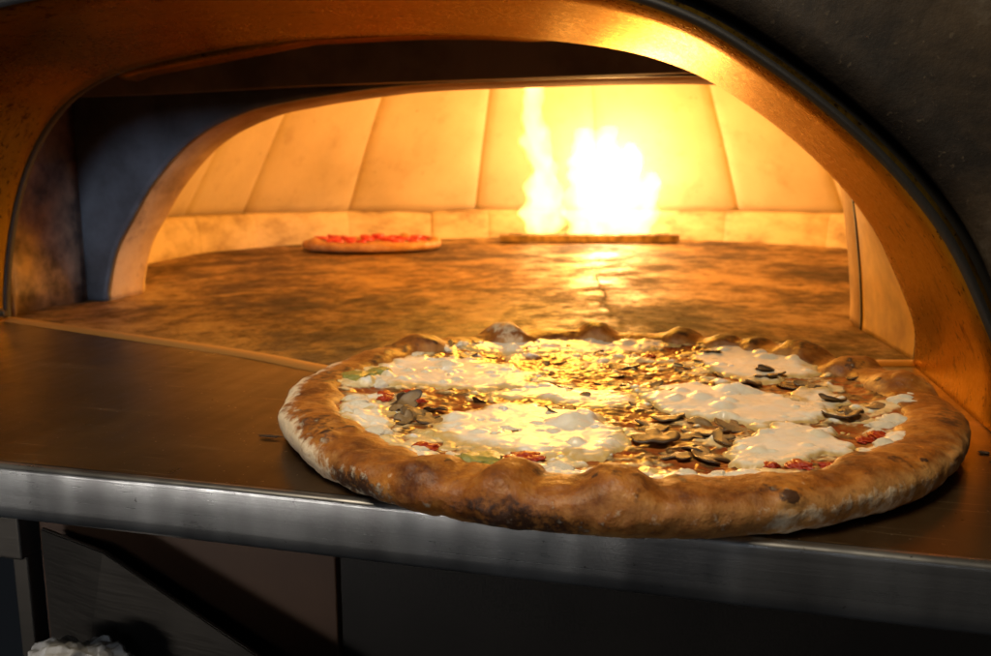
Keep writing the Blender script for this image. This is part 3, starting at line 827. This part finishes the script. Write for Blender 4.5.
lumps('tomato_chunk', M['tomato'], [(.405,.574),(.398,.588),(.401,.566),(.196,.376,1.2),(.204,.381),(.331,.393),(.345,.396),(.318,.391),(.369,.453),(.377,.458),(.093,.466),(.100,.492),(.392,.628),(.384,.624),(.088,.478),(.243,.656),(.150,.377),(.112,.473)], .0038, .0060, 100, .6, .36, .0005)
lumps('ricotta_lump', M['ricotta'], [(.070,.513,1.3),(.074,.506),(.083,.450),(.086,.430),(.118,.396),(.075,.462),(.405,.530,1.25),(.410,.545,1.1),(.392,.490,1.3),(.384,.482,1.2),(.378,.470),(.399,.499,.9),(.241,.362),(.262,.358),(.281,.365),(.223,.362),(.205,.352),(.172,.360),(.150,.370),(.294,.367),(.376,.436),(.366,.420),(.077,.630),(.066,.600),(.09,.645)], .0045, .0072, 120, .35, .6, -.002)
lumps('pepper_piece', M['herb'], [(.186,.355,1.3),(.181,.362),(.192,.350),(.058,.523),(.062,.535),(.176,.358),(.052,.512)], .006, .009, 140, .4, .35)

# crumbs and dark fragments lying on the counter
def crumb(x, y, s, label):
    o = bpy.data.objects.new('crumb', lump_mesh('crumb', M['crumb'], int(x * 9999) % 97, .6, .5)); COL.objects.link(o)
    o.location = (x, y, s * .45); o.scale = (s * (1.5 if s < .0019 else 3.2), s, s * .6); o['label'] = label; o['category'] = 'crumb'; o['group'] = 'crumbs on the counter'
crumb(.0405, .4165, .0019, 'burnt flake of crust on the counter touching the left side of the big pizza')
crumb(.437, .488, .0018, 'small burnt crumb on the counter right of the big pizza near the jamb')
crumb(.437, .472, .0012, 'tiny dark speck on the counter just beneath the crumb right of the big pizza')

# ------------------------------------------------------------------ small pizza at the back
SP = np.array([-.535, 1.93]); SR = .172
sp = empty('pizza', (SP[0], SP[1], .001), 'smaller red topped pizza baking at the back left of the hearth', 'pizza')
make_crust('crust', sp, SP, SR, [(20, .02, .006, 0, .3, .5), (150, .03, .005, 0, .2, .5), (235, .025, .006, 0, .3, .5), (300, .03, .004, 0, .3, .5), (80, .02, .007, 0, .3, .5)], 77, 240, 32, False)
n = 120; r_ = np.linspace(0, SR * .9, 50); a_ = np.linspace(0, 2 * PI, n, endpoint=False)
Aa, Rr2 = np.meshgrid(a_, r_, indexing='ij'); x, y = Rr2 * np.cos(Aa), Rr2 * np.sin(Aa)
z = .012 + .003 * fbm(x * 30, y * 30, 0, 3, 5)
t = mesh_obj('melted_topping', np.stack([x, y, z], -1).reshape(-1, 3), grid_faces(n, 50, True), M['topping'], sp)
attr(t, 'mask', np.stack([np.clip(.32 + .9 * fbm(x * 22, y * 22, 1, 3, 6), 0, 1), np.zeros_like(x), np.zeros_like(x)], -1).reshape(-1, 3))
M['pep'] = m_simple('red_salami', (.50, .006, .004), (.68, .018, .008), .35, 60, 0, .3, .001)
def disc_mesh():
    bm = bmesh.new(); bmesh.ops.create_cone(bm, cap_ends=True, segments=24, radius1=1, radius2=.94, depth=.22)
    bmesh.ops.bevel(bm, geom=[e for e in bm.edges if len(e.link_faces) == 2 and any(len(f.verts) > 4 for f in e.link_faces)], offset=.06, segments=2, affect='EDGES')
    for v in bm.verts: v.co.z += .22 * (v.co.x ** 2 + v.co.y ** 2) * .5
    me = bpy.data.meshes.new('tomato_slice'); bm.to_mesh(me); bm.free(); me.materials.append(M['pep']); return me
dm = disc_mesh(); q = random.Random(9)
for k in range(30):
    a = k * 2.4 + q.uniform(-.2, .2); rr_ = SR * .84 * math.sqrt((k + .5) / 30)
    o = bpy.data.objects.new('tomato_slice', dm); COL.objects.link(o); o.parent = sp
    s_ = q.uniform(.012, .021); o.scale = (s_, s_ * .9, s_ * 1.2); o.location = (rr_ * math.cos(a), rr_ * math.sin(a), .0165); o.rotation_euler = (q.uniform(-.15, .15), q.uniform(-.15, .15), a)

sp.scale = (1, 1, 1.3)

# ------------------------------------------------------------------ light
def lamp(name, kind, loc, energy, color, **k):
    l = bpy.data.lights.new(name, kind); l.energy = energy; l.color = color
    for a, b in k.items(): setattr(l, a, b)
    o = bpy.data.objects.new(name, l); COL.objects.link(o); o.location = loc; return o
def aim(o, t): o.rotation_euler = (Vector(t) - o.location).to_track_quat('-Z', 'Y').to_euler()
FIRE = (1, .42, .042)
lamp('fire_and_fill_light', 'POINT', (.02, 2.16, .18), 10, FIRE, shadow_soft_size=.08)
lamp('fire_and_fill_light', 'POINT', (.02, 1.38, .43), 23, FIRE, shadow_soft_size=.08)  # added, no flame here: unseen under the dome, brightens hearth and pizza
lamp('fire_and_fill_light', 'POINT', (0, 2.43, .14), 6, (1, .66, .36), shadow_soft_size=.05)
k = lamp('kitchen_and_fill_light', 'AREA', (.04, .03, .88), 7.8, (1, .84, .60), shape='RECTANGLE', size=.35, size_y=.3)
aim(k, (.12, .40, 0))
k = lamp('kitchen_and_fill_light', 'AREA', (.75, -1.3, .62), .85, (.76, .86, 1), shape='RECTANGLE', size=.5, size_y=.4, spread=math.radians(22))  # added, unseen: narrow cool beam to brighten the left arch plate
aim(k, (-.46, .93, .20))
k = lamp('kitchen_and_fill_light', 'AREA', (-.50, -.75, -.10), .46, (1, .95, .88), shape='RECTANGLE', size=1.3, size_y=.10, spread=math.radians(30))  # added, unseen: stands in for floor bounce on the front edge
aim(k, (.10, .336, -.20))

w = bpy.data.worlds.new('World'); SC.world = w; w.use_nodes = True
bg = w.node_tree.nodes['Background']; bg.inputs[0].default_value = (.75, .85, 1, 1); bg.inputs[1].default_value = .007

# ------------------------------------------------------------------ camera
cam = bpy.data.cameras.new('Camera'); co = bpy.data.objects.new('Camera', cam); COL.objects.link(co)
co.location = (.285, 0, .143)
co.rotation_euler = (math.radians(90 - 9.5), 0, math.radians(14.5))
cam.sensor_width = 36; cam.lens = 820 / 991 * 36
cam.clip_start = .01; cam.clip_end = 50
cam.dof.use_dof = True; cam.dof.focus_distance = .43; cam.dof.aperture_fstop = 13
SC.camera = co

SC.render.engine = 'CYCLES'
cy = SC.cycles
cy.use_denoising = True
cy.max_bounces = 10; cy.diffuse_bounces = 6; cy.glossy_bounces = 5; cy.volume_bounces = 0; cy.transparent_max_bounces = 12
cy.sample_clamp_indirect = 6; cy.caustics_reflective = True; cy.blur_glossy = .6
cy.use_adaptive_sampling = True; cy.adaptive_threshold = .01
SC.view_settings.view_transform = 'Standard'; SC.view_settings.look = 'None'; SC.view_settings.exposure = 0; SC.view_settings.gamma = 1
